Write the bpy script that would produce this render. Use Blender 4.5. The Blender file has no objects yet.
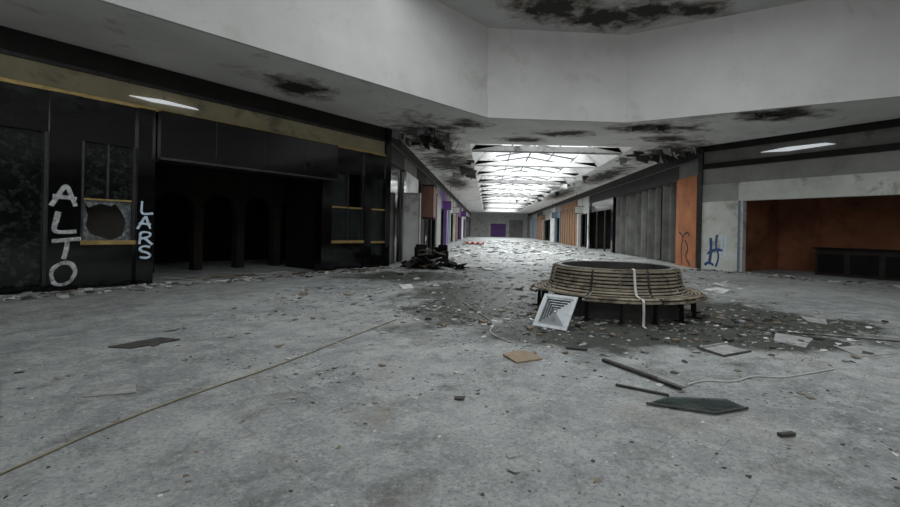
import bpy, math, random
from mathutils import Vector, Matrix
random.seed(11)
R = random.Random(5)
scene = bpy.context.scene

# ------------------------------------------------------------------ materials
MATS = {}
def _nt(name):
    m = bpy.data.materials.new(name); m.use_nodes = True
    nt = m.node_tree; nt.nodes.clear()
    out = nt.nodes.new('ShaderNodeOutputMaterial')
    return m, nt, out
def N(nt, t, **kw):
    n = nt.nodes.new(t)
    for k, v in kw.items(): setattr(n, k, v)
    return n
def math_(nt, op, a, b=None, clamp=False):
    n = nt.nodes.new('ShaderNodeMath'); n.operation = op; n.use_clamp = clamp
    for i, v in enumerate([a, b]):
        if v is None: continue
        if isinstance(v, (int, float)): n.inputs[i].default_value = v
        else: nt.links.new(v, n.inputs[i])
    return n.outputs[0]
def mix_(nt, fac, a, b):
    n = nt.nodes.new('ShaderNodeMix'); n.data_type = 'RGBA'
    for s, v in ((0, fac), (6, a), (7, b)):
        if isinstance(v, (int, float)): n.inputs[s].default_value = v
        elif isinstance(v, tuple): n.inputs[s].default_value = (*v[:3], 1)
        else: nt.links.new(v, n.inputs[s])
    return n.outputs[2]
def noise_(nt, pos, scale, detail=4, rough=.6, dist=0):
    n = nt.nodes.new('ShaderNodeTexNoise'); n.inputs['Scale'].default_value = scale
    n.inputs['Detail'].default_value = detail; n.inputs['Roughness'].default_value = rough
    n.inputs['Distortion'].default_value = dist
    nt.links.new(pos, n.inputs['Vector']); return n.outputs['Fac']
def ramp_(nt, fac, lo, hi):
    n = nt.nodes.new('ShaderNodeMapRange'); n.clamp = True
    n.inputs['From Min'].default_value = lo; n.inputs['From Max'].default_value = hi
    nt.links.new(fac, n.inputs['Value']); return n.outputs[0]

def mat(name, col, rough=.7, var=.3, scale=2.0, bump=.15, metal=0.0, dirt=None, dirt_lo=.55, dirt_hi=.65, dscale=1.5, emit=0, spec=.5):
    m, nt, out = _nt(name)
    p = N(nt, 'ShaderNodeBsdfPrincipled'); g = N(nt, 'ShaderNodeNewGeometry'); pos = g.outputs['Position']
    n1 = noise_(nt, pos, scale, 6)
    c = mix_(nt, ramp_(nt, n1, .3, .7), tuple(x*(1-var) for x in col), tuple(min(1, x*(1+var)) for x in col))
    if dirt:
        n2 = noise_(nt, pos, dscale, 7, .7, .4)
        c = mix_(nt, ramp_(nt, n2, dirt_lo, dirt_hi), c, dirt)
    nt.links.new(c, p.inputs['Base Color'])
    p.inputs['Metallic'].default_value = metal
    rr = math_(nt, 'ADD', math_(nt, 'MULTIPLY', noise_(nt, pos, 5, 5), .25), rough-.12)
    nt.links.new(rr, p.inputs['Roughness'])
    p.inputs['Specular IOR Level'].default_value = spec
    if bump:
        b = N(nt, 'ShaderNodeBump'); b.inputs['Strength'].default_value = bump; b.inputs['Distance'].default_value = .03
        nt.links.new(noise_(nt, pos, scale*8, 6), b.inputs['Height']); nt.links.new(b.outputs[0], p.inputs['Normal'])
    if emit:
        p.inputs['Emission Color'].default_value = (*col, 1); p.inputs['Emission Strength'].default_value = emit
    nt.links.new(p.outputs[0], out.inputs[0]); MATS[name] = m; return m

def ellipse_mask(nt, pos, ells, nscale=1.6, amt=1.1):
    sep = N(nt, 'ShaderNodeSeparateXYZ'); nt.links.new(pos, sep.inputs[0])
    nz = noise_(nt, pos, nscale, 8, .65, .3)
    nz = math_(nt, 'MULTIPLY', math_(nt, 'SUBTRACT', nz, .5), amt*2.4)
    cur = None
    for (x, y, rx, ry) in ells:
        a = math_(nt, 'DIVIDE', math_(nt, 'SUBTRACT', sep.outputs[0], x), rx)
        b = math_(nt, 'DIVIDE', math_(nt, 'SUBTRACT', sep.outputs[1], y), ry)
        d = math_(nt, 'SQRT', math_(nt, 'ADD', math_(nt, 'MULTIPLY', a, a), math_(nt, 'MULTIPLY', b, b)))
        cur = d if cur is None else math_(nt, 'MINIMUM', cur, d)
    return math_(nt, 'ADD', cur, nz)

def ceiling_mat(name, col, ells, faint=.25):
    m, nt, out = _nt(name)
    p = N(nt, 'ShaderNodeBsdfPrincipled'); g = N(nt, 'ShaderNodeNewGeometry'); pos = g.outputs['Position']
    c = mix_(nt, ramp_(nt, noise_(nt, pos, .5, 6), .35, .7), tuple(x*.82 for x in col), col)
    c = mix_(nt, math_(nt, 'MULTIPLY', ramp_(nt, noise_(nt, pos, .7, 8, .7, .6), .56, .70), faint), c, (.16, .13, .10))
    v = ellipse_mask(nt, pos, ells, 1.6, 1.4)
    ring = ramp_(nt, v, 1.6, .95)
    core = ramp_(nt, v, 1.02, .55)
    c = mix_(nt, math_(nt, 'MULTIPLY', ring, .75), c, (.19, .16, .125))
    c = mix_(nt, core, c, (.028, .025, .022))
    nt.links.new(c, p.inputs['Base Color']); p.inputs['Roughness'].default_value = .85
    b = N(nt, 'ShaderNodeBump'); b.inputs['Strength'].default_value = .2; b.inputs['Distance'].default_value = .05
    nt.links.new(noise_(nt, pos, 6, 6), b.inputs['Height']); nt.links.new(b.outputs[0], p.inputs['Normal'])
    nt.links.new(p.outputs[0], out.inputs[0]); MATS[name] = m

def floor_mat():
    m, nt, out = _nt('floor_tile')
    p = N(nt, 'ShaderNodeBsdfPrincipled'); g = N(nt, 'ShaderNodeNewGeometry'); pos = g.outputs['Position']
    tile = (.24, .255, .25)
    mp = N(nt, 'ShaderNodeMapping'); mp.inputs['Rotation'].default_value = (0, 0, math.radians(43))
    nt.links.new(pos, mp.inputs['Vector'])
    br = N(nt, 'ShaderNodeTexBrick'); br.offset = 0; br.squash = 1
    br.inputs['Scale'].default_value = 1; br.inputs['Brick Width'].default_value = .33; br.inputs['Row Height'].default_value = .33
    br.inputs['Mortar Size'].default_value = .007; br.inputs['Mortar Smooth'].default_value = .7
    br.inputs['Color1'].default_value = (.9, .9, .9, 1); br.inputs['Color2'].default_value = (1.0, 1.0, 1.0, 1); br.inputs['Mortar'].default_value = (.46, .46, .46, 1)
    nt.links.new(mp.outputs[0], br.inputs['Vector'])
    base = mix_(nt, ramp_(nt, noise_(nt, pos, .35, 8, .7, .5), .38, .62), (.21, .223, .219), (.40, .415, .403))
    mul = N(nt, 'ShaderNodeMix', data_type='RGBA', blend_type='MULTIPLY')
    nt.links.new(math_(nt, 'MULTIPLY', ramp_(nt, noise_(nt, pos, .9, 7, .75), .42, .62), .8), mul.inputs[0])
    nt.links.new(base, mul.inputs[6]); nt.links.new(br.outputs['Color'], mul.inputs[7])
    base = mul.outputs[2]
    # grime and dust lie on top of the tiles
    base = mix_(nt, math_(nt, 'MULTIPLY', ramp_(nt, noise_(nt, pos, 1.5, 9, .78, .8), .49, .64), .66), base, (.115, .12, .11))
    base = mix_(nt, math_(nt, 'MULTIPLY', ramp_(nt, noise_(nt, pos, 2.6, 9, .8, .4), .47, .66), .72), base, (.50, .52, .505))
    base = mix_(nt, math_(nt, 'MULTIPLY', ramp_(nt, noise_(nt, pos, 17, 6, .8), .52, .66), .6), base, (.54, .55, .54))
    base = mix_(nt, math_(nt, 'MULTIPLY', ramp_(nt, noise_(nt, pos, 29, 5, .78), .52, .64), .6), base, (.075, .075, .07))
    c = mix_(nt, math_(nt, 'MULTIPLY', ramp_(nt, noise_(nt, pos, .8, 4, .6, 1.0), .58, .70), .30), base, (.27, .22, .17))
    v = ellipse_mask(nt, pos, [(.3, 9.5, 1.7, 1.6), (2.4, 7.5, 2.6, 1.1), (4.9, 8.8, 1.5, 1.6), (2.9, 9.5, 2.7, 2.5), (-.4, 11.8, 1.3, 1.8), (4.6, 6.9, 1.2, .5), (1.0, 6.9, .9, .5), (3.0,13,2.5,1), (6.2,8.2,.9,.6), (-2.5,15,1.6,1.3), (2,18,3,1)], 1.0, 1.2)
    wet = ramp_(nt, v, 1.45, .95)
    c = mix_(nt, math_(nt, 'MULTIPLY', wet, .90), c, (.030, .034, .024))
    nt.links.new(c, p.inputs['Base Color'])
    r = math_(nt, 'ADD', math_(nt, 'MULTIPLY', noise_(nt, pos, 1.2, 7, .7), .4), .5)
    r = math_(nt, 'SUBTRACT', r, math_(nt, 'MULTIPLY', wet, .2))
    nt.links.new(r, p.inputs['Roughness'])
    p.inputs['Specular IOR Level'].default_value = .16
    b = N(nt, 'ShaderNodeBump'); b.inputs['Distance'].default_value = .03; b.inputs['Strength'].default_value = .6
    nt.links.new(noise_(nt, pos, 14, 10, .78), b.inputs['Height']); nt.links.new(b.outputs[0], p.inputs['Normal'])
    nt.links.new(p.outputs[0], out.inputs[0]); MATS['floor_tile'] = m

def glass_mat(name, tint, fac, col=(.05,.06,.06)):
    m, nt, out = _nt(name)
    t = N(nt, 'ShaderNodeBsdfTransparent'); t.inputs[0].default_value = (*tint, 1)
    gl = N(nt, 'ShaderNodeBsdfPrincipled'); gl.inputs['Base Color'].default_value = (*col, 1); gl.inputs['Roughness'].default_value = .12
    mx = N(nt, 'ShaderNodeMixShader'); g = N(nt, 'ShaderNodeNewGeometry')
    f = math_(nt, 'ADD', math_(nt, 'MULTIPLY', ramp_(nt, noise_(nt, g.outputs['Position'], 3, 6), .5, .7), .4), fac)
    nt.links.new(f, mx.inputs[0]); nt.links.new(t.outputs[0], mx.inputs[1]); nt.links.new(gl.outputs[0], mx.inputs[2])
    nt.links.new(mx.outputs[0], out.inputs[0]); MATS[name] = m

floor_mat()
ceiling_mat('ceiling_low', (.84, .83, .80), [(-5.65, 13.4, .65, .9), (-2.9, 20.2, 1.2, 3), (-.9, 17.5, .7, .6), (6.5, 17.5, 1.4, .7),
            (9.7, 15.1, 1.2, .75), (9.0, 22.8, 1.1, 2.6), (-2.4, 28, 1.3, 4), (3.2, 18.8, .9, .5), (8.5, 33, .9, 5), (-1.8, 18.3, .6, .5), (-2.2, 24, .8, 1.2), (7.6, 19.5, .8, .6), (-2.8, 40, .9, 5), (8.0, 50, 1, 7), (1.5,20.3,.8,.5)], .55)
ceiling_mat('ceiling_up', (.62, .62, .61), [(2.0, 14.9, 1.4, .8), (3.9, 15.5, 1.3, .8), (6.6, 14.8, 1.1, .45), (5.2, 15.0, 1.1, .6)], .3)
mat('bulkhead', (.56, .555, .54), .85, .08, .6, .05, dirt=(.42, .41, .38), dirt_lo=.58, dirt_hi=.8, dscale=.8, spec=.2)
mat('beam_white', (.64, .64, .62), .8, .1, 1, .1, dirt=(.25, .24, .22), dirt_lo=.58, dirt_hi=.68, dscale=1.1)
mat('beam_grey', (.30, .30, .29), .8, .2, 1, .1, dirt=(.08, .075, .07), dirt_lo=.52, dirt_hi=.66, dscale=1.1)
mat('black_gloss', (.004, .004, .0045), .10, .4, 2, .012, dirt=(.018, .018, .018), dirt_lo=.58, dirt_hi=.76, dscale=3, spec=.6)
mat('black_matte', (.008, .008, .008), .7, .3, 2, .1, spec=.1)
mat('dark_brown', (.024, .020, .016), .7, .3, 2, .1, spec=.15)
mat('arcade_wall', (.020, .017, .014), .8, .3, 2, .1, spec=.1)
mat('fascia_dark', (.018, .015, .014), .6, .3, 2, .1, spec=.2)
mat('olive', (.29, .255, .16), .6, .2, 1, .05, dirt=(.15, .13, .085), dscale=.9)
mat('brass', (.50, .36, .14), .35, .3, 4, .05, metal=.6)
mat('metal_dark', (.07, .07, .07), .4, .3, 6, .05, metal=.8)
mat('steel', (.35, .36, .36), .45, .3, 6, .05, metal=.7)
mat('dusty_glass', (.007, .009, .008), .10, .7, 2.2, .03, dirt=(.06, .072, .066), dirt_lo=.5, dirt_hi=.76, dscale=7)
mat('cracked_glass', (.09, .10, .10), .2, .6, 6, .3, dirt=(.30, .34, .35), dirt_lo=.48, dirt_hi=.68, dscale=9)
mat('shop_white', (.58, .59, .54), .8, .15, 1.2, .1, dirt=(.36, .36, .32), dscale=1.1)
mat('plain_white', (.55, .55, .53), .8, .15, 1.2, .1, dirt=(.3, .3, .27), dscale=1.1)
mat('wall_grey', (.26, .26, .245), .8, .2, 1.2, .1)
mat('wall_dim', (.15, .15, .135), .8, .2, 1.2, .1, dirt=(.09, .085, .075), dscale=1)
mat('bay_lining', (.10, .092, .078), .8, .3, 1.2, .1)
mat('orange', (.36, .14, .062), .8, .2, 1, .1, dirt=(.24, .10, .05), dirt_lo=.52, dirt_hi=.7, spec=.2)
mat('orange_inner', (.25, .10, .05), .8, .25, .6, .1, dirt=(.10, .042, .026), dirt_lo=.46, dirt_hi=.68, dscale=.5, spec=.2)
mat('orange_brown', (.24, .12, .055), .75, .25, 1, .1)
mat('blue_grey', (.16, .21, .27), .7, .2, 1, .1)
mat('purple', (.14, .05, .24), .6, .2, 1, .05)
mat('brick_red', (.13, .06, .045), .8, .3, 3, .1)
mat('curtain_grey', (.11, .11, .10), .85, .4, .8, .1, spec=.1)
mat('wood_slat', (.22, .192, .143), .75, .3, 3, .3, dirt=(.085, .07, .052), dirt_lo=.48, dirt_hi=.64, dscale=4, spec=.2)
mat('planter', (.04, .04, .037), .8, .3, 2, .2, spec=.1)
mat('rim_blue', (.13, .15, .17), .5, .2, 3, .05)
mat('soil', (.035, .03, .022), .95, .5, 8, .8)
mat('white_metal', (.58, .62, .64), .45, .1, 3, .05, dirt=(.40, .41, .40), dscale=4)
mat('cardboard', (.27, .21, .14), .85, .2, 4, .1, dirt=(.2, .15, .1), dscale=6)
mat('cable_yellow', (.22, .195, .125), .7, .3, 4, 0)
mat('cable_white', (.45, .45, .42), .6, .2, 4, 0)
mat('chip_white', (.57, .58, .56), .85, .25, 9, 0)
mat('chip_grey', (.28, .285, .275), .85, .3, 9, 0)
mat('chip_dark', (.05, .048, .042), .85, .4, 9, 0)
mat('chip_brown', (.17, .135, .095), .85, .4, 9, 0)
mat('spray_white', (.52, .54, .54), .85, .4, 12, 0, dirt=(.18,.185,.185), dirt_lo=.5, dirt_hi=.62, dscale=7)
mat('spray_blue', (.56, .70, .84), .8, .25, 12, 0)
mat('spray_dkblue', (.03, .07, .20), .7, .25, 12, 0)
mat('spray_black', (.02, .015, .015), .7, .25, 12, 0)
mat('red_tarp', (.55, .06, .03), .6, .25, 3, .2)
mat('slit_glow', (.9, .95, 1.0), .5, .05, 3, 0, emit=.4)  # glow painted in for the bright skylight reflection on the fascia bands
glass_mat('pane', (.75, .8, .78), .25)
glass_mat('dark_pane', (.35, .38, .36), .35)

# ------------------------------------------------------------------ mesh builder
class MB:
    def __init__(s): s.v = []; s.f = []; s.m = []; s.names = []
    def mi(s, n):
        if n not in s.names: s.names.append(n)
        return s.names.index(n)
    def poly(s, pts, m):
        b = len(s.v); s.v += [tuple(p) for p in pts]; s.f.append(tuple(range(b, b+len(pts)))); s.m.append(s.mi(m))
    def hexa(s, p, m):
        b = len(s.v); s.v += [tuple(q) for q in p]; k = s.mi(m)
        for f in ((3,2,1,0),(4,5,6,7),(0,1,5,4),(1,2,6,5),(2,3,7,6),(3,0,4,7)):
            s.f.append(tuple(b+i for i in f)); s.m.append(k)
    def box(s, x0, x1, y0, y1, z0, z1, m, M=None):
        p = [Vector(q) for q in ((x0,y0,z0),(x1,y0,z0),(x1,y1,z0),(x0,y1,z0),(x0,y0,z1),(x1,y0,z1),(x1,y1,z1),(x0,y1,z1))]
        if M is not None: p = [M @ q for q in p]
        s.hexa(p, m)
    def prism(s, poly, z0, z1, m, M=None):
        n = len(poly); b = len(s.v); k = s.mi(m)
        pts = [Vector((x, y, z0)) for x, y in poly]+[Vector((x, y, z1)) for x, y in poly]
        if M is not None: pts = [M @ q for q in pts]
        s.v += [tuple(q) for q in pts]
        s.f.append(tuple(b+i for i in reversed(range(n)))); s.m.append(k)
        s.f.append(tuple(b+n+i for i in range(n))); s.m.append(k)
        for i in range(n):
            j = (i+1) % n; s.f.append((b+i, b+j, b+n+j, b+n+i)); s.m.append(k)
    def build(s, name, M=None, bevel=0, smooth=False):
        me = bpy.data.meshes.new(name); me.from_pydata(s.v, [], s.f)
        for n in s.names: me.materials.append(MATS[n])
        me.polygons.foreach_set('material_index', s.m)
        if smooth: me.polygons.foreach_set('use_smooth', [True]*len(me.polygons))
        me.update(); o = bpy.data.objects.new(name, me); scene.collection.objects.link(o)
        if M is not None: o.matrix_world = M
        if bevel:
            b = o.modifiers.new('bevel', 'BEVEL'); b.width = bevel; b.segments = 2; b.limit_method = 'ANGLE'
        return o

def curve(name, splines, depth, m, M=None, smooth=False, rad=0):
    cu = bpy.data.curves.new(name, 'CURVE'); cu.dimensions = '3D'; cu.bevel_depth = depth; cu.bevel_resolution = 2; cu.use_fill_caps = True
    for pts in splines:
        sp = cu.splines.new('NURBS' if smooth else 'POLY'); sp.points.add(len(pts)-1)
        for i, q in enumerate(pts):
            sp.points[i].co = (*q, 1)
            if rad: sp.points[i].radius = 1+R.uniform(-rad, rad)
        if smooth: sp.order_u = 3; sp.use_endpoint_u = True
    cu.materials.append(MATS[m]); o = bpy.data.objects.new(name, cu); scene.collection.objects.link(o)
    if M is not None: o.matrix_world = M
    return o

def frame(ox, oy, ux, uy):
    u = Vector((ux, uy, 0)).normalized(); w = Vector((-u.y, u.x, 0))
    M = Matrix.Identity(4)
    for i in range(3): M[i][0] = u[i]; M[i][1] = w[i]; M[i][2] = (0, 0, 1)[i]
    M[0][3] = ox; M[1][3] = oy
    return M

H = 5.7; HU = 9.0
# ------------------------------------------------------------------ shell
b = MB(); b.poly([(-24,-10,0),(30,-10,0),(30,130,0),(-24,130,0)], 'floor_tile'); b.build('floor')

b = MB()
def pc(pts): b.poly([(x, y, H) for x, y in pts], 'ceiling_low')
pc([(-22,-8),(-12.9,-8),(-12.9,2),(-22,2)]); pc([(-22,2),(-12.9,2),(-.1,16.5),(-22,16.5)])
pc([(-22,16.5),(-.1,16.5),(-.9,21.5),(-22,21.5)]); pc([(-.1,16.5),(5.1,16.8),(6.9,21.5),(-.9,21.5)]); pc([(5.1,16.8),(28,16.8),(28,21.5),(6.9,21.5)])
pc([(5.1,16.8),(16,10.7),(28,10.7),(28,16.8)]); pc([(16,-8),(28,-8),(28,10.7),(16,10.7)])
pc([(-22,21.5),(-.9,21.5),(-.9,100),(-22,100)]); pc([(6.9,21.5),(28,21.5),(28,100),(6.9,100)]); pc([(-22,100),(28,100),(28,112),(-22,112)])
b.build('ceiling')

b = MB()
for x0, x1, y0, y1 in ((-13.2,-3,-8,17.2),(8,16.3,-8,17.2),(-3,8,13,17.2),(-3,8,-8,2)):
    b.poly([(x0,y0,HU),(x1,y0,HU),(x1,y1,HU),(x0,y1,HU)], 'ceiling_up')
b.build('ceiling_court')

b = MB()
line = [(-12.9,-8),(-12.9,2),(-.1,16.5),(5.1,16.8),(16,10.7),(16,-8)]
for (a, c) in zip(line[:-1], line[1:]):
    b.poly([(*a,H),(*c,H),(*c,HU),(*a,HU)], 'bulkhead')
    a = Vector((*a,0)); c = Vector((*c,0)); u = (c-a).normalized(); n = Vector((u.y,-u.x,0))
    e = .02
    p = [a-u*e, c+u*e, c+u*e+n*.10, a-u*e+n*.10]
    b.hexa([(q.x,q.y,H-.004) for q in p]+[(q.x,q.y,H+.82) for q in p], 'bulkhead')
for z0, z1 in ((H,6.3),(8.6,HU)): b.poly([(-12.9,-8,z0),(16,-8,z0),(16,-8,z1),(-12.9,-8,z1)], 'bulkhead')
for x0, x1 in ((-12.9,-9),(13,16)): b.poly([(x0,-8,6.3),(x1,-8,6.3),(x1,-8,8.6),(x0,-8,8.6)], 'bulkhead')
b.build('wall_bulkhead')
b = MB()
for i in range(12): x=-9+i*2; b.box(x-.05,x+.05,-8.1,-8,6.3,8.6,'metal_dark')
b.box(-9,13,-8.1,-8,7.4,7.5,'metal_dark'); b.build('window_added')  # unseen clerestory bars, added with the opening to light the bulkhead

b = MB()
b.box(-22.3,-22,-8,112,0,H,'wall_grey'); b.build('wall_outer_left')
b = MB(); b.box(28,28.3,-8,112,0,H,'wall_grey'); b.build('wall_outer_right')
b = MB(); b.box(-22,-6,-8.3,-8,0,H,'wall_grey'); b.box(10,28,-8.3,-8,0,H,'wall_grey'); b.box(-6,10,-8.3,-8,3.4,H,'wall_grey'); b.build('wall_back')
b = MB()
for i in range(9): x=-6+i*2; b.box(x-.05,x+.05,-8.25,-8.1,0,3.4,'metal_dark')
b.box(-6,10,-8.25,-8.1,2.3,2.4,'metal_dark'); b.box(-6,10,-8.25,-8.1,0,.2,'metal_dark'); b.build('door_added')  # unseen glazed doors, added to let fill light onto floor and soffit
b = MB()
b.box(-22,28,110.5,110.8,0,H,'wall_grey'); b.box(-4.1,9.9,110,110.5,4.2,H,'plain_white')
for x0, x1, m in ((-4.1,-3,'plain_white'),(.2,.9,'shop_white'),(4.6,5.4,'plain_white'),(8.8,9.9,'shop_white')): b.box(x0,x1,110,110.5,0,4.2,m)
b.box(-3,.2,110.3,110.5,0,4.2,'plain_white'); b.box(.9,4.6,110.3,110.5,0,3.2,'purple'); b.box(.9,4.6,110.2,110.5,3.2,4.2,'shop_white'); b.box(5.4,8.8,110.3,110.5,0,4.2,'wall_grey')
b.build('wall_far')

# skylight over corridor
Y0, Y1 = 21.5, 100
b = MB()
b.poly([(-.9,Y0,H),(-.9,Y1,H),(0,Y1,6.7),(0,Y0,6.7)],'beam_white'); b.poly([(6.9,Y0,H),(6.9,Y1,H),(6.0,Y1,6.7),(6.0,Y0,6.7)],'beam_white')
for y in (Y0, Y1): b.poly([(-.9,y,H),(6.9,y,H),(6.0,y,6.7),(0,y,6.7)],'beam_white')
y = Y0+1.6; k = 0
while y < Y1:
    t = .5
    b.hexa([(-.87,y,H-.02),(6.87,y,H-.02),(6.87,y+t,H-.02),(-.87,y+t,H-.02),(-.65,y,H+.26),(6.65,y,H+.26),(6.65,y+t,H+.26),(-.65,y+t,H+.26)],'beam_white' if k%3 else 'beam_grey')
    for sx in (-1,1):
        xa = 3+sx*3.87; xb = 3+sx*3.0; xc = 3+sx*2.3
        b.hexa([(xa,y,H+.0),(xc,y,H+.26),(xc,y+t,H+.26),(xa,y+t,H+.0),(xb-.0,y,6.7),(xb-sx*.05,y,6.7),(xb-sx*.05,y+t,6.7),(xb,y+t,6.7)],'beam_white')
    y += 5.2; k += 1
b.build('trim_skylight_well')
b = MB(); y = Y0
while y <= Y1+.1:
    for sx in (-1, 1):
        x0 = 3+sx*3.0
        b.hexa([(x0,y-.04,6.7),(3,y-.04,7.2),(3,y+.04,7.2),(x0,y+.04,6.7),(x0,y-.04,6.80),(3,y-.04,7.30),(3,y+.04,7.30),(x0,y+.04,6.80)],'metal_dark')
    y += 2.6
b.box(2.94,3.06,Y0,Y1,7.17,7.32,'metal_dark')
for x, z in ((0,6.7),(6.0,6.7),(1.5,6.95),(4.5,6.95)): b.box(x-.04,x+.04,Y0,Y1,z,z+.10,'metal_dark')
b.build('window_1')
b = MB()
for i in range(7):
    x = -3+i*11/6; b.box(x-.04,x+.04,2,13,HU,HU+.12,'metal_dark')
for i in range(7):
    y = 2+i*11/6; b.box(-3,8,y-.04,y+.04,HU,HU+.12,'metal_dark')
b.build('window_2')

# ------------------------------------------------------------------ left storefront
ML = frame(-10.3, 9.5, 6.2, 9.1)
L = 11.01
b = MB()
BG = 'black_gloss'
b.box(-9.1,L,.03,.3,5.18,H-.003,'fascia_dark')
b.box(-9.1,L,-.03,.1,5.12,5.2,'metal_dark')
b.box(-9.1,L,.06,.3,4.6,5.14,'olive')
b.box(-9.1,L,-.04,.3,4.52,4.6,'brass')
for k in range(5):
    b.box(-9.1+k*1.64,-9.1+(k+1)*1.64-.02,0,.3,0,4.52,BG)
b.box(-.92,.74,.0,.3,3.6,4.52,BG); b.box(-.92,.74,0,.3,0,.15,BG)
b.box(-.92,.74,.14,.17,.15,3.6,'dusty_glass')
for x in (-.9,.68): b.box(x,x+.06,.02,.2,.15,3.6,'metal_dark')
b.box(.74,1.30,-.06,.3,0,4.52,BG)
b.box(1.30,2.37,.0,.3,3.5,4.52,BG); b.box(1.30,2.37,.02,.3,0,1.05,BG)
b.box(1.30,2.37,-.06,.3,1.05,1.15,'brass')
for x in (1.30,2.31): b.box(x,x+.06,.0,.2,1.13,3.5,'metal_dark')
b.box(1.3,2.37,.04,.16,2.12,2.16,'brass'); b.box(1.8,1.84,.04,.16,2.16,3.5,'metal_dark')
b.box(1.36,2.31,.1,.12,2.16,3.5,'dusty_glass')
b.box(2.37,2.74,-.12,.3,0,4.52,BG)
b.box(2.76,8.2,-.38,.3,3.3,4.5,BG); b.box(2.76,8.2,-.40,.3,3.24,3.3,'metal_dark')
for s in (4.1,5.5,6.9): b.box(s,s+.015,-.386,-.38,3.46,4.5,'metal_dark')
b.box(7.79,8.2,-.1,.3,0,3.3,BG)
b.box(8.2,L,.0,.3,3.6,4.52,BG)
b.box(8.2,9.7,.0,.3,0,1.0,BG); b.box(8.2,9.7,-.08,.3,1.0,1.1,'brass')
for x in (8.2,8.95,9.64): b.box(x,x+.06,.0,.15,1.1,3.6,'metal_dark')
b.box(8.2,9.7,.0,.15,2.3,2.36,'brass')
b.box(9.7,10.05,-.08,.3,0,4.52,BG)
b.box(10.05,10.8,.0,.3,0,.5,BG); b.box(10.05,10.8,-.05,.3,.98,1.06,'brass'); b.box(10.05,10.8,.1,.13,.5,3.6,'dark_pane'); b.box(10.05,10.8,.0,.15,2.3,2.36,'brass')
b.box(10.8,L+.06,-.06,.3,0,H-.003,BG)
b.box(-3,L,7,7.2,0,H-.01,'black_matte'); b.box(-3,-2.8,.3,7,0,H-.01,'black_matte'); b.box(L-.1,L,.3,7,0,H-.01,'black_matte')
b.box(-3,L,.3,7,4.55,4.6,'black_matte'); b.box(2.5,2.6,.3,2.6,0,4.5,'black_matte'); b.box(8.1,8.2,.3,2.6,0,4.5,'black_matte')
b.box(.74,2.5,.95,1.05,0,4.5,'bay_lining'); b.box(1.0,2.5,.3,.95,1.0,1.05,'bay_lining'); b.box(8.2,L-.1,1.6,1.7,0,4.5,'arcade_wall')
b.build('wall_left', ML)
XZ = Matrix(((1,0,0,0),(0,0,-1,0),(0,1,0,0),(0,0,0,1)))
b = MB()
def shard(pts): b.prism([(x, z) for x, z in pts], -.115, -.10, 'cracked_glass', XZ)
shard([(1.36,1.15),(1.36,2.12),(1.40,2.0),(1.47,1.75),(1.43,1.5),(1.52,1.30),(1.75,1.22),(1.9,1.15)])
shard([(2.31,1.15),(1.9,1.15),(2.14,1.27),(2.21,1.6),(2.12,1.85),(1.95,2.12),(2.31,2.12)])
shard([(1.36,2.12),(2.05,2.12),(1.9,1.99),(1.7,2.05),(1.47,1.93)])
b.build('broken_window_glass', ML)
b = MB()
b.box(8.26,8.95,.06,.08,1.1,3.6,'dark_pane'); b.box(9.01,9.64,.06,.08,1.1,2.3,'dark_pane'); b.build('window_3', ML)
b = MB()
for x in (8.45,9.35):
    for y in (.55,1.15): b.box(x-.03,x+.03,y-.03,y+.03,0,2.2,'brass')
for z in (.5,1.2,2.17): b.box(8.42,9.38,.52,1.18,z,z+.05,'brass')
b.box(8.45,9.35,.55,1.15,.05,.5,'dark_brown'); b.box(8.45,9.35,.54,.545,.55,2.17,'dark_pane')
b.build('display_case', ML)
b = MB()
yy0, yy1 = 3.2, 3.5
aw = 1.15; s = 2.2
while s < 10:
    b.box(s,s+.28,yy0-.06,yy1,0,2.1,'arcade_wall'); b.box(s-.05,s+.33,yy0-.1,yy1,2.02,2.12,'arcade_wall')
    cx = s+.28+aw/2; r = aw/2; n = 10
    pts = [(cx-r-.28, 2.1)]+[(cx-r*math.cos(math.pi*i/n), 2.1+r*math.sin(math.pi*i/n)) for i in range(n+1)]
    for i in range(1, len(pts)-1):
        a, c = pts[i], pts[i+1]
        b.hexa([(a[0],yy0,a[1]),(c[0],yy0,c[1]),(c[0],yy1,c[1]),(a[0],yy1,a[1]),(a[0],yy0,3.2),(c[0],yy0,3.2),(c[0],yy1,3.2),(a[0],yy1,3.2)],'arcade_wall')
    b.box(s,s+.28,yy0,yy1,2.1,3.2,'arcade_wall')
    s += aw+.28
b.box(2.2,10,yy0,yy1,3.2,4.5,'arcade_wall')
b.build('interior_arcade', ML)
b = MB(); b.prism([(2.2,4.80),(2.7,4.76),(3.8,4.80),(3.7,4.83),(2.9,4.86)],-.055,.02,'slit_glow',XZ); b.build('bright_slit', ML)  # glowing wedge standing for a reflection in the band, not a lamp

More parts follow.
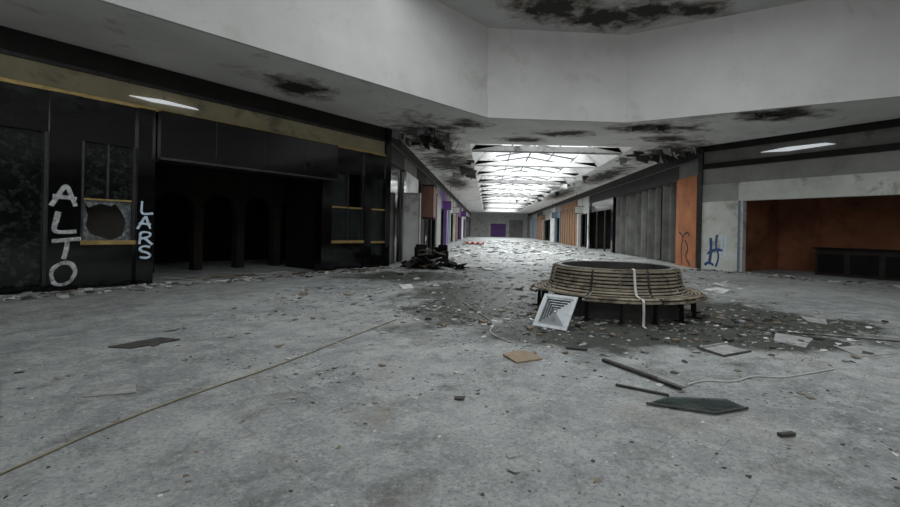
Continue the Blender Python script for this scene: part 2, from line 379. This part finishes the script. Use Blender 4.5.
G = {'A':[[(0,0),(.22,.5),(.48,1),(.7,.5),(.95,.02)],[(.02,.40),(.45,.42),(.92,.34)]], 'L':[[(.18,1),(.12,.5),(.08,.05),(.5,.0),(.98,.08)]], 'T':[[(-.05,.9),(.5,.97),(1.05,1)],[(.52,1),(.55,.5),(.44,0)]],
 'O':[[(.5+.47*math.cos(a*math.pi/8+1.2)*(1+.06*math.sin(a*2)), .5+.5*math.sin(a*math.pi/8+1.2)) for a in range(18)]],
 'R':[[(0,0),(.08,.5),(.05,1),(.7,.98),(.88,.75),(.6,.5),(.05,.46)],[(.35,.5),(.6,.3),(1.0,-.05)]],
 'S':[[(.9,.85),(.5,1),(.1,.8),(.2,.58),(.75,.45),(.9,.2),(.5,0),(.05,.15)]]}
def graffiti(name, word, s0, w, ztop, h, gap, m, M, y, depth):
    sp = []; z = ztop
    for k, ch in enumerate(word):
        off = R.uniform(-.03,.03); hh = h*R.uniform(.9,1.1); rot = R.uniform(-.12,.12)
        for st in G[ch]:
            for rep in range(2):
                jt = .012 if rep else .004
                sp.append([(s0+off+x*w+(zz-.5)*hh*rot+R.uniform(-jt,jt), 0, z-h+zz*hh+R.uniform(-jt,jt)) for x, zz in st])
        z -= h+gap
    return curve(name, sp, depth, m, M @ Matrix.Translation((0,y,0)) @ Matrix.Diagonal((1,.12,1,1)), True, .3)
graffiti('graffiti', 'ALTO', .80, .44, 2.44, .50, .10, 'spray_white', ML, -.064, .042)
graffiti('graffiti', 'LARS', 2.41, .29, 2.14, .32, .06, 'spray_blue', ML, -.124, .027)

b = MB(); b.box(-16.8,-16.4,-8,2.05,0,H,'black_gloss'); b.build('wall_left_rear')

# ------------------------------------------------------------------ right storefront
MR = frame(9.9, 21.0, 4.1, -5.8)
b = MB()
b.box(0,16,.02,.3,5.42,H-.003,'fascia_dark'); b.box(0,16,.08,.3,4.86,5.42,'wall_dim'); b.box(0,16,-.04,.3,4.62,4.86,'fascia_dark')
b.box(0,16,.05,.3,3.9,4.62,'wall_grey'); b.box(0,16,.0,.3,3.1,3.9,'shop_white')
b.box(0,1.75,.0,.3,0,3.9,'shop_white'); b.box(1.75,1.85,-.03,.3,0,3.1,'blue_grey'); b.box(1.85,1.95,-.01,.3,0,3.1,'plain_white')
b.box(-.08,.12,-.06,.3,0,H-.003,'metal_dark')
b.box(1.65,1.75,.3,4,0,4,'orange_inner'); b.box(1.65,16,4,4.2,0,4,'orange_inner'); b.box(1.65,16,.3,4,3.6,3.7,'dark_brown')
b.box(14,16,0,.3,0,3.1,'shop_white')
b.box(15.8,16,.3,4,0,4,'orange_brown')
b.build('wall_right', MR)
b = MB(); b.box(3.9,13,2.2,2.9,0,1.1,'dark_brown'); b.box(3.8,13.1,2.1,3.0,1.1,1.16,'black_matte')
for i in range(8): b.box(4+i*1.1,4.9+i*1.1,2.17,2.2,.12,.9,'black_matte')
b.build('shop_counter', MR)
b = MB(); b.prism([(2.6,5.10),(3.6,5.02),(5.2,5.08),(4.9,5.16),(3.6,5.18)],-.07,.02,'slit_glow',XZ); b.build('bright_slit', MR)  # reflected skylight on this band, made as a glowing wedge
curve('graffiti', [[(.55,0,1.45),(.62,0,.9),(.5,0,.25)],[(.85,0,1.6),(.75,0,1.1),(1.0,0,.6),(.8,0,.15)],[(.4,0,.7),(.7,0,1.0),(1.1,0,.9)],[(.3,0,.2),(.5,0,.45),(.7,0,.2)]], .06, 'spray_dkblue', MR @ Matrix.Translation((0,-.004,0)) @ Matrix.Diagonal((1,.12,1,1)), True, .4)
curve('graffiti', [[(1.05,0,1.6),(1.1,0,1.1),(1.0,0,.6)],[(1.2,0,1.5),(1.3,0,1.2),(1.15,0,.9),(1.35,0,.5)]], .035, 'spray_blue', MR @ Matrix.Translation((0,-.004,0)) @ Matrix.Diagonal((1,.12,1,1)), True, .3)

# ------------------------------------------------------------------ corridor walls
def corridor(name, xw, sg, bays, ys, ye):
    b = MB(); X = lambda d: xw+sg*d
    def bx(d0,d1,y0,y1,z0,z1,m):
        a, c = sorted((X(d0), X(d1))); b.box(a,c,y0,y1,z0,z1,m)
    bx(0,.3,ys,ye,5.15,H-.003,'fascia_dark'); bx(-.05,0,ys,ye,5.1,5.18,'metal_dark')
    for (y0, y1, kind, m, hd) in bays:
        bx(.03,.3,y0,y1,4.4,5.15,hd)
        if kind == 'open':
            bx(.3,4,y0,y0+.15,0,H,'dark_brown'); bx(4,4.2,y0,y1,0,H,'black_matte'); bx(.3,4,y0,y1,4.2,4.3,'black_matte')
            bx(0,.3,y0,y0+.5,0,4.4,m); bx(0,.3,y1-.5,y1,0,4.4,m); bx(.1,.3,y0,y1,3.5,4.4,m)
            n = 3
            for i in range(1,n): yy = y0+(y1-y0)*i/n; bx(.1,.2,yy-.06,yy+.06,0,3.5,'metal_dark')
        elif kind == 'panel':
            bx(.08,.3,y0,y1,0,4.4,m)
            n = max(1,int((y1-y0)/1.5))
            for i in range(n+1): yy = y0+(y1-y0)*i/n; bx(.03,.1,yy-.03,yy+.03,0,4.4,'metal_dark')
        elif kind == 'pier':
            bx(-.08,.3,y0,y1,0,4.4,m)
        elif kind == 'none':
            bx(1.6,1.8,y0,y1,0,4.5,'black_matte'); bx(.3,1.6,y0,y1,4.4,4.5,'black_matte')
    return b.build(name)
lb = [(18.75,21.6,'panel','black_gloss','fascia_dark'),(21.6,22.2,'pier','black_gloss','fascia_dark'),(22.2,26,'pier','plain_white','wall_dim'),(26,30,'panel','dark_brown','dark_brown'),(30,36,'open','black_gloss','fascia_dark'),
      (36,39,'pier','wall_grey','wall_grey'),(39,46,'open','purple','purple'),(46,50,'panel','blue_grey','wall_grey'),(50,58,'open','plain_white','plain_white'),
      (58,62,'pier','brick_red','wall_grey'),(62,72,'open','purple','purple'),(72,76,'pier','plain_white','plain_white'),(76,88,'open','wall_grey','fascia_dark'),(88,96,'panel','purple','plain_white'),(96,110,'panel','plain_white','plain_white')]
corridor('wall_corridor_left', -4.1, -1, lb, 18.7, 110)
rb = [(21.15,23.4,'pier','orange','wall_dim'),(23.4,35.5,'none','black_matte','fascia_dark'),(35.5,44,'open','black_gloss','fascia_dark'),(44,49.5,'open','plain_white','plain_white'),
      (49.5,61,'panel','orange_brown','orange_brown'),(61,66,'open','blue_grey','wall_grey'),(66,70,'pier','plain_white','plain_white'),(70,80,'open','wall_grey','wall_grey'),
      (80,90,'panel','orange_brown','fascia_dark'),(90,100,'panel','blue_grey','wall_grey'),(100,110,'panel','plain_white','wall_grey')]
corridor('wall_corridor_right', 9.9, 1, rb, 21.1, 110)
curve('graffiti', [[(0,.2,.1),(0,.9,.5),(0,.3,.9),(0,.8,1.3)],[(0,1.1,.1),(0,1.3,1.0),(0,.9,1.5),(0,1.5,1.7)],[(0,.3,1.5),(0,.6,1.9),(0,1.1,1.4)]], .06, 'spray_black', Matrix.Translation((9.815,21.5,0)) @ Matrix.Diagonal((.12,1,1,1)), True, .4)
b = MB(); n = 600; pts = []
for i in range(n+1):
    y = 23.5+i*11.9/n; pts.append((10.25+.17*math.sin(y*5.5)+.06*math.sin(y*2.1+1), y))
for i in range(n):
    (xa, ya), (xb, yb) = pts[i], pts[i+1]
    if i % 120 in (0,1,2,3,4,5) or 300 < i < 325: continue
    b.poly([(xa,ya,.05),(xb,yb,.05),(xb,yb,4.38),(xa,ya,4.38)],'curtain_grey')
b.box(10.02,10.12,23.4,35.5,4.36,4.42,'metal_dark')
b.build('curtain')
b = MB(); b.box(-3.95,-3.2,21.2,21.35,0,3.2,'plain_white'); b.box(-3.95,-3.2,21.15,21.4,3.2,3.28,'wall_grey'); b.box(-3.98,-3.93,21.1,21.45,0,3.28,'wall_grey'); b.box(-3.22,-3.17,21.1,21.45,0,3.28,'wall_grey')
b.build('partition_board')
b = MB(); b.box(-4.0,-3.3,27.5,28.8,2.3,4.2,'brick_red'); b.box(-4.0,-3.25,27.45,28.85,4.2,4.3,'dark_brown'); b.box(-4.0,-3.25,27.45,28.85,2.2,2.3,'dark_brown'); b.build('shop_sign')
for (x, y, z, m) in ((-3.7,41,3.4,'purple'),(-3.7,53,3.5,'plain_white'),(9.4,46,3.5,'plain_white'),(9.4,63,3.5,'blue_grey'),(-3.6,68,3.6,'purple'),(9.4,76,3.6,'orange_brown')):
    b = MB(); b.box(x-.4,x+.4,y,y+.15,z,z+.7,m); b.box(x-.44,x+.44,y-.02,y+.17,z+.68,z+.74,'metal_dark'); b.box(x-.44,x+.44,y-.02,y+.17,z-.04,z+.02,'metal_dark')
    for dx in (-.3,.3): b.box(x+dx-.015,x+dx+.015,y+.06,y+.09,z+.7,H,'metal_dark')
    b.build('hanging_sign')

b = MB()
for (cx, cy, sx, sy, k) in ((-2.9,20.2,1.2,2.0,26),(9.0,22.8,1.0,1.6,14),(-1.6,30,.6,4,14),(6.9,40,.7,8,18),(5.5,58,1.8,4,16),(7.9,24,.6,1.5,8),(9.4,15.2,.8,.3,5),(6.4,17.4,.9,.3,5)):
    for i in range(k):
        x = cx+R.uniform(-sx,sx); y = cy+R.uniform(-sy,sy); w = R.uniform(.1,.45); l = R.uniform(.12,.5)*(.4 if cy<18 else 1); a = R.uniform(0,3)
        M = Matrix.Translation((x,y,H)) @ Matrix.Rotation(a,4,'Z') @ Matrix.Rotation(R.uniform(-.5,.3),4,'X')
        b.hexa([M @ Vector(q) for q in ((-w,0,-l),(w*.7,0,-l*.6),(w*.7,.02,-l*.6),(-w,.02,-l),(-w,0,.0),(w,0,.0),(w,.02,.0),(-w,.02,.0))], R.choice(['chip_dark','chip_grey','chip_dark','ceiling_low']))
b.build('torn_ceiling_panels')
curve('hanging_wire', [[(x,y,H),(x+.1,y,H-.4),(x+.4,y,H-.7),(x+.7,y,H-.3),(x+.8,y,H)] for x, y in ((-3.2,19.6),(-2.2,21),(8.4,22))], .012, 'chip_dark', None, True)

# ------------------------------------------------------------------ planter bench
BC = Vector((2.69, 9.45, 0))
prof = [(1.18,.915),(1.26,.905),(1.28,.85),(1.295,.75),(1.32,.63),(1.36,.52),(1.43,.455),(1.53,.43),(1.62,.435),(1.70,.445),(1.745,.41),(1.755,.35)]
def resample(p, step):
    out = []; d = 0; nxt = step/2
    for (a, c) in zip(p[:-1], p[1:]):
        a = Vector(a); c = Vector(c); l = (c-a).length
        while nxt <= d+l:
            out.append((a+(c-a)*((nxt-d)/l), (c-a).normalized())); nxt += step
        d += l
    return out
b = MB(); slats = resample(prof, .068)
NS = 8
for sct in range(NS):
    a0 = 2*math.pi*sct/NS+.02+.2; a1 = 2*math.pi*(sct+1)/NS-.02+.2; n = 10
    for si, (c, t) in enumerate(slats):
        if (sct, si) in ((3,12),(4,13),(5,9),(4,12),(4,11)): continue
        nn = Vector((-t.y, t.x)); hw = .021; th = .013
        jz = R.uniform(-.006,.006)
        prev = None
        for i in range(n+1):
            a = a0+(a1-a0)*i/n
            ring = []
            for q in (c-t*hw-nn*th, c+t*hw-nn*th, c+t*hw+nn*th, c-t*hw+nn*th):
                ring.append((BC.x+q.x*math.cos(a), BC.y+q.x*math.sin(a), q.y+jz))
            k0 = len(b.v); b.v += ring; k = b.mi('wood_slat')
            if prev is not None:
                for j in range(4):
                    b.f.append((prev+j, k0+j, k0+(j+1)%4, prev+(j+1)%4)); b.m.append(k)
            else: b.f.append((k0,k0+1,k0+2,k0+3)); b.m.append(k)
            prev = k0
        b.f.append((prev+3,prev+2,prev+1,prev)); b.m.append(k)
for sct in range(NS*2):
    a = math.pi*sct/NS+.2
    M = Matrix.Translation(BC) @ Matrix.Rotation(a,4,'Z') @ XZ
    low = [(r-.03, z-.05) for r, z in prof[1:-1]]
    pl = [(r, z-.02) for r, z in prof[1:-1]]
    for (p0, p1, q0, q1) in zip(pl[:-1], pl[1:], low[:-1], low[1:]):
        b.hexa([M @ Vector(v) for v in ((*q0,-.02),(*q1,-.02),(*p1,-.02),(*p0,-.02),(*q0,.02),(*q1,.02),(*p1,.02),(*p0,.02))],'metal_dark')
    b.prism([(1.52,0),(1.60,0),(1.58,.41),(1.52,.41)],-.02,.02,'black_matte',M)
    b.prism([(1.42,0),(1.70,0),(1.70,.025),(1.42,.025)],-.04,.04,'black_matte',M)
n = 48
def ringpts(r, z): return [(BC.x+r*math.cos(2*math.pi*i/n), BC.y+r*math.sin(2*math.pi*i/n), z) for i in range(n)]
def loft(r0,z0,r1,z1,m):
    A = ringpts(r0,z0); B = ringpts(r1,z1)
    for i in range(n): j=(i+1)%n; b.poly([A[i],A[j],B[j],B[i]],m)
loft(1.26,0,1.22,.45,'planter'); loft(1.22,.45,1.19,.85,'planter'); loft(1.19,.85,1.18,.92,'rim_blue'); loft(1.18,.92,1.10,.92,'rim_blue'); loft(1.10,.92,1.08,.69,'planter'); loft(1.08,.69,.5,.73,'soil'); loft(.5,.73,.01,.75,'soil')
b.build('planter_bench')
b = MB(); a = math.atan2(-1.8,.0)
tp = [(1.10,.935),(1.18,.945),(1.28,.93),(1.31,.79),(1.35,.61),(1.42,.49),(1.57,.465),(1.74,.475),(1.80,.43),(1.82,.25),(1.81,.02),(1.94,.012)]
M = Matrix.Translation(BC) @ Matrix.Rotation(a,4,'Z')
for (p, q) in zip(tp[:-1], tp[1:]): b.poly([M @ Vector((p[0],-.022,p[1])),M @ Vector((q[0],-.022,q[1])),M @ Vector((q[0],.022,q[1])),M @ Vector((p[0],.022,p[1]))],'cable_white')
b.build('barrier_tape')

# ------------------------------------------------------------------ air diffuser
p0 = Vector((.80,7.58,.01)); p1 = Vector((1.30,7.19,.01)); u = (p1-p0).normalized(); hd = Vector((-u.y,u.x,0))
W = (p1-p0).length; v = (hd*.40+Vector((0,0,.50))).normalized(); nrm = u.cross(v)
MD = Matrix.Identity(4)
for i in range(3): MD[i][0]=u[i]; MD[i][1]=v[i]; MD[i][2]=nrm[i]; MD[i][3]=p0[i]
b = MB(); c = W/2
def fr(h0, h1, z0, z1, m):
    A=[(c-h0,c-h0,z0),(c+h0,c-h0,z0),(c+h0,c+h0,z0),(c-h0,c+h0,z0)]; B=[(c-h1,c-h1,z1),(c+h1,c-h1,z1),(c+h1,c+h1,z1),(c-h1,c+h1,z1)]
    for i in range(4): j=(i+1)%4; b.poly([A[i],A[j],B[j],B[i]],m)
fr(c,c-.05,.012,.012,'white_metal'); fr(c,c,-.01,.012,'white_metal'); fr(c-.05,c-.07,.012,-.02,'white_metal')
h = c-.06
while h > .05:
    fr(h,h-.030,-.018,.014,'white_metal'); fr(h-.030,h-.036,.014,-.018,'steel'); h -= .047
b.poly([(c-h,c-h,.008),(c+h,c-h,.008),(c+h,c+h,.008),(c-h,c+h,.008)],'white_metal')
b.poly([(.04,.04,-.031),(W-.04,.04,-.031),(W-.04,W-.04,-.031),(.04,W-.04,-.031)],'metal_dark')
b.box(.1,W-.1,.22,W-.1,-.14,-.035,'steel')
b.build('air_diffuser', MD)
b = MB(); q = p0+u*.3+hd*.52; b.box(-.03,.03,-.03,.03,.06,.30,'chip_brown',Matrix.Translation((q.x,q.y,0))); b.box(-.15,.15,-.1,.1,0,.06,'chip_brown',Matrix.Translation((q.x,q.y,0))); b.build('wood_block')

# ------------------------------------------------------------------ floor debris, larger named items
def plate(name, poly, x, y, rot, th, m, tilt=0, z=0.004, bevel=0):
    b = MB(); b.prism(poly,0,th,m); return b.build(name, Matrix.Translation((x,y,z)) @ Matrix.Rotation(rot,4,'Z') @ Matrix.Rotation(tilt,4,'X'), bevel)
plate('fallen_panel', [(-.2,-.17),(.18,-.2),(.22,.02),(.14,.2),(-.16,.17)], .46,5.66,.6,.025,'cardboard',.05)
b = MB(); b.box(-.55,.55,-.03,.03,.0,.035,'chip_dark'); b.box(.3,.62,-.05,.0,.036,.06,'chip_grey'); b.build('wood_plank', Matrix.Translation((1.75,5.1,.005)) @ Matrix.Rotation(-1.05,4,'Z'))
b = MB(); b.box(-.26,.26,-.015,.015,.0,.02,'chip_dark'); b.build('wood_plank', Matrix.Translation((1.60,4.56,.005)) @ Matrix.Rotation(-.55,4,'Z'))
b = MB(); b.prism([(-.42,-.02),(.12,-.22),(.5,-.08),(.42,.16),(-.15,.18)],0,.008,'pane'); b.prism([(-.42,-.02),(.12,-.22),(.13,-.2),(-.41,0)],.009,.02,'chip_dark'); b.prism([(.12,-.22),(.5,-.08),(.5,-.06),(.12,-.2)],.009,.02,'chip_dark'); b.build('glass_pane', Matrix.Translation((1.93,4.2,.008)))
b = MB(); b.box(-.3,.3,-.2,.2,0,.01,'chip_grey'); b.box(-.3,.3,-.2,-.17,.011,.03,'chip_dark'); b.box(-.3,-.27,-.16,.2,.011,.03,'chip_dark'); b.box(-.26,.3,.17,.2,.011,.03,'chip_grey'); b.build('window_frame_fragment', Matrix.Translation((3.3,6.2,.005)) @ Matrix.Rotation(.5,4,'Z') @ Matrix.Rotation(.06,4,'X'))
plate('fallen_panel', [(-.35,-.12),(-.05,-.25),(.38,.1),(.1,.25),(-.1,.1)], -4.5,5.95,.3,.015,'chip_dark',.03)
plate('fallen_panel', [(-.2,-.08),(.2,-.15),(.15,.14),(-.1,.1)], -3.5,4.25,.5,.008,'chip_grey')
plate('fallen_panel', [(-.3,-.2),(.4,-.15),(.25,.24),(-.2,.2)], 5.3,6.3,.2,.012,'chip_grey',.05)
plate('fallen_panel', [(-.4,-.2),(.4,-.25),(.35,.24),(-.3,.2)], 4.7,6.9,.9,.015,'chip_grey',.04)
plate('fallen_panel', [(-.3,-.2),(.3,-.15),(.2,.24),(-.3,.1)], 6.3,8.6,.9,.015,'chip_grey',.04)
b = MB(); b.box(-.14,.14,-.025,.025,0,.03,'chip_dark'); b.build('wood_plank', Matrix.Translation((1.25,6.1,.005)) @ Matrix.Rotation(-.3,4,'Z'))
b = MB(); b.box(-.07,.07,-.02,.02,0,.025,'chip_dark'); b.build('wood_plank', Matrix.Translation((2.43,3.6,.005)) @ Matrix.Rotation(.2,4,'Z'))
curve('cable', [[(-3.6,1.2,.012),(-3.12,2.2,.012),(-3.0,2.85,.012),(-2.93,3.5,.012),(-2.72,4.2,.012),(-2.42,4.9,.012),(-2.2,5.6,.012),(-2.05,6.2,.012),(-1.8,7.0,.012),(-1.55,7.8,.012)]], .008, 'cable_yellow', None, True)
curve('cable', [[(2.15,4.75,.01),(2.4,4.95,.01),(2.7,4.85,.01),(3.05,5.12,.01),(3.3,5.05,.01),(3.6,5.15,.01),(4.25,5.45,.01)]], .009, 'cable_white', None, True)
curve('cable', [[(-.6,10.2,.01),(-.1,8.6,.01),(.2,7.6,.01),(0,6.9,.01),(.4,6.4,.01)]], .009, 'cable_white', None, True)
curve('cable', [[(3.9,8.4,.01),(4.6,7.6,.01),(5.4,7.3,.01),(6.6,6.9,.01)]], .010, 'chip_dark', None, True)
def chips(b, cx, cy, sx, sy, n, smin, smax, mats, gauss=True, flat=.16, z=0):
    for i in range(n):
        if gauss: x = R.gauss(cx,sx); y = R.gauss(cy,sy)
        else: x = R.uniform(cx-sx,cx+sx); y = R.uniform(cy-sy,cy+sy)
        if abs(y) < 19 and (x-BC.x)**2+(y-BC.y)**2 < 1.3**2: continue
        s = smin+(smax-smin)*R.random()**3; k = R.randint(3,6); a0 = R.uniform(0,6)
        pl = [(s*R.uniform(.4,1)*math.cos(a0+2*math.pi*j/k), s*R.uniform(.4,1)*math.sin(a0+2*math.pi*j/k)) for j in range(k)]
        h = max(.002, s*flat*R.uniform(.2,1))
        M = Matrix.Translation((x,y,z+.001+s*.06)) @ Matrix.Rotation(R.uniform(-.2,.2),4,'X') @ Matrix.Rotation(R.uniform(-.2,.2),4,'Y')
        b.prism(pl,0,h,R.choice(mats),M)
b = MB()
mx = ['chip_white','chip_grey','chip_grey','chip_grey','chip_dark','chip_brown']
chips(b,1.5,6,6.5,4.5,4600,.004,.024,mx,False)
chips(b,1.5,6,6.5,4.0,420,.012,.06,mx,False)
chips(b,1.5,8,6.5,4.0,60,.06,.15,['chip_grey','chip_grey','chip_dark','chip_brown'],False,.05)
chips(b,1,11,6,3.5,2400,.01,.08,mx,False)
chips(b,1,13,6,3.5,160,.08,.25,mx,False,.08)
chips(b,2.8,22,6.2,8,2000,.02,.15,['chip_white','chip_grey','chip_grey','chip_dark'],False,.15)
chips(b,2.8,50,6,20,1300,.05,.4,['chip_white','chip_white','chip_grey','chip_dark'],False,.12)
chips(b,2.8,8.2,1.9,.8,800,.01,.11,['chip_dark','chip_grey','chip_brown','chip_dark','chip_dark'],True,.4)
chips(b,1.6,6.6,1.6,.9,300,.01,.07,mx)
chips(b,0,8.6,1.2,1.0,350,.01,.09,mx)
chips(b,4.9,7.0,.9,.6,260,.01,.10,['chip_white','chip_grey','chip_dark'])
chips(b,2.9,3.3,.25,.2,40,.01,.03,['chip_dark','chip_grey'])
for i in range(44): chips(b,R.uniform(-5,7),R.uniform(2.8,10),R.uniform(.15,.6),R.uniform(.1,.3),R.randint(30,80),.005,.035,mx)
for i in range(1800):
    if i % 3 < 2:
        s = R.uniform(-1,11); q = ML @ Vector((s,-abs(R.gauss(0,.5))-.15,0))
    else:
        s = R.uniform(0,8); q = MR @ Vector((s,-abs(R.gauss(0,.5))-.15,0))
    chips(b,q.x,q.y,.03,.03,1,.02,.16,mx,True,.35)
b.build('debris_scatter')
b = MB()
for i in range(200):
    x = R.uniform(-3,8.5); y = 12+R.random()**1.3*45
    chips(b,x,y,.01,.01,1,.12,.5,['chip_white','chip_white','chip_grey','chip_brown'],True,.04)
b.build('panel_fragments')
b = MB()
for i in range(30):
    s = R.uniform(2.9,10); q = Vector((s,R.uniform(-.9,-.2) if s>7.5 else R.uniform(-.7,1.0),.03)); M = ML @ Matrix.Translation(q) @ Matrix.Rotation(R.uniform(-.8,.8),4,'Z') @ Matrix.Rotation(R.uniform(-.05,.1),4,'Y')
    l = R.uniform(.2,.6); b.box(-l,l,-.04,.04,-.01,.02,R.choice(['chip_brown','chip_grey','chip_dark','chip_grey']),M)
b.build('broken_boards')

b = MB()
for i in range(80):
    x = -2.3+R.gauss(0,.55); y = 18.3+R.gauss(0,.45); z = max(.04, .75-abs(x+2.3)*.75)*R.random()
    M = Matrix.Translation((x,y,z+.05)) @ Matrix.Rotation(R.uniform(0,3),4,'Z') @ Matrix.Rotation(R.uniform(-.7,.7),4,'X') @ Matrix.Rotation(R.uniform(-.5,.5),4,'Y')
    l = R.uniform(.12,.4); w = R.uniform(.04,.25); b.box(-l,l,-w,w,-.02,.02,R.choice(['black_matte','black_matte','black_matte','chip_dark','chip_brown','chip_grey']),M)
for dx, rot in ((-.35,.3),(.4,-.5)):
    M = Matrix.Translation((-2.3+dx,18.4,.0)) @ Matrix.Rotation(rot,4,'Z')
    b.box(-.25,.25,-.22,.22,.0,.05,'chip_dark',M); b.box(-.27,-.22,-.22,.22,.05,.85,'black_matte',M); b.box(.22,.27,-.22,.22,.05,.7,'black_matte',M); b.box(-.22,.22,.18,.22,.05,.95,'black_matte',M); b.box(-.22,.22,-.2,.18,.36,.42,'chip_dark',M)
b.build('debris_heap')
b = MB(); n = 16
for i in range(n):
    for j in range(10):
        f = lambda i,j: (-2.4+i*.13, 48+j*.25, .02+.25*abs(math.sin(i*.7)*math.cos(j*.6))+.02*((i*7+j*3)%5)*.3)
        b.poly([f(i,j),f(i+1,j),f(i+1,j+1),f(i,j+1)],'red_tarp')
b.build('red_tarp')

# ------------------------------------------------------------------ lights
def area(name, loc, sx, sy, power, col=(1,1,1), rot=(0,0,0)):
    l = bpy.data.lights.new(name,'AREA'); l.shape='RECTANGLE'; l.size=sx; l.size_y=sy; l.energy=power; l.color=col
    o = bpy.data.objects.new(name,l); o.location=loc; o.rotation_euler=rot; scene.collection.objects.link(o); return o
area('skylight_court', (2.5,7.5,9.3), 11,11, 450, (.95,.985,1.0))
area('skylight_corridor', (3,60.7,7.8), 6,78, 8500, (.95,.98,1.0))
area('added_bulkhead_fill', (2,-8.6,7.45), 22,2.3, 360, (1,.99,.97), (math.radians(90),0,0))  # added fill outside the clerestory opening, brightens the bulkhead faces
area('added_floor_fill', (2,-8.8,1.7), 16,3.3, 80, (.97,.99,1.0), (math.radians(90),0,0))  # added fill behind the invented doors, lifts floor and soffit
w = bpy.data.worlds.new('World'); scene.world = w; w.use_nodes = True
bg = w.node_tree.nodes['Background']; bg.inputs[0].default_value = (.92,.96,1,1); bg.inputs[1].default_value = 1.5

# ------------------------------------------------------------------ camera
cd = bpy.data.cameras.new('Camera'); cam = bpy.data.objects.new('Camera', cd); scene.collection.objects.link(cam)
cd.sensor_width = 36; cd.lens = 18; cd.shift_x = -37/900; cd.shift_y = -23.5/900; cd.clip_end = 400
cam.matrix_world = Matrix.Translation((0,0,1.6)) @ Matrix.Rotation(math.radians(90),4,'X') @ Matrix.Rotation(math.radians(1.2),4,'Z')
scene.camera = cam
scene.view_settings.view_transform = 'Standard'
scene.view_settings.exposure = 0
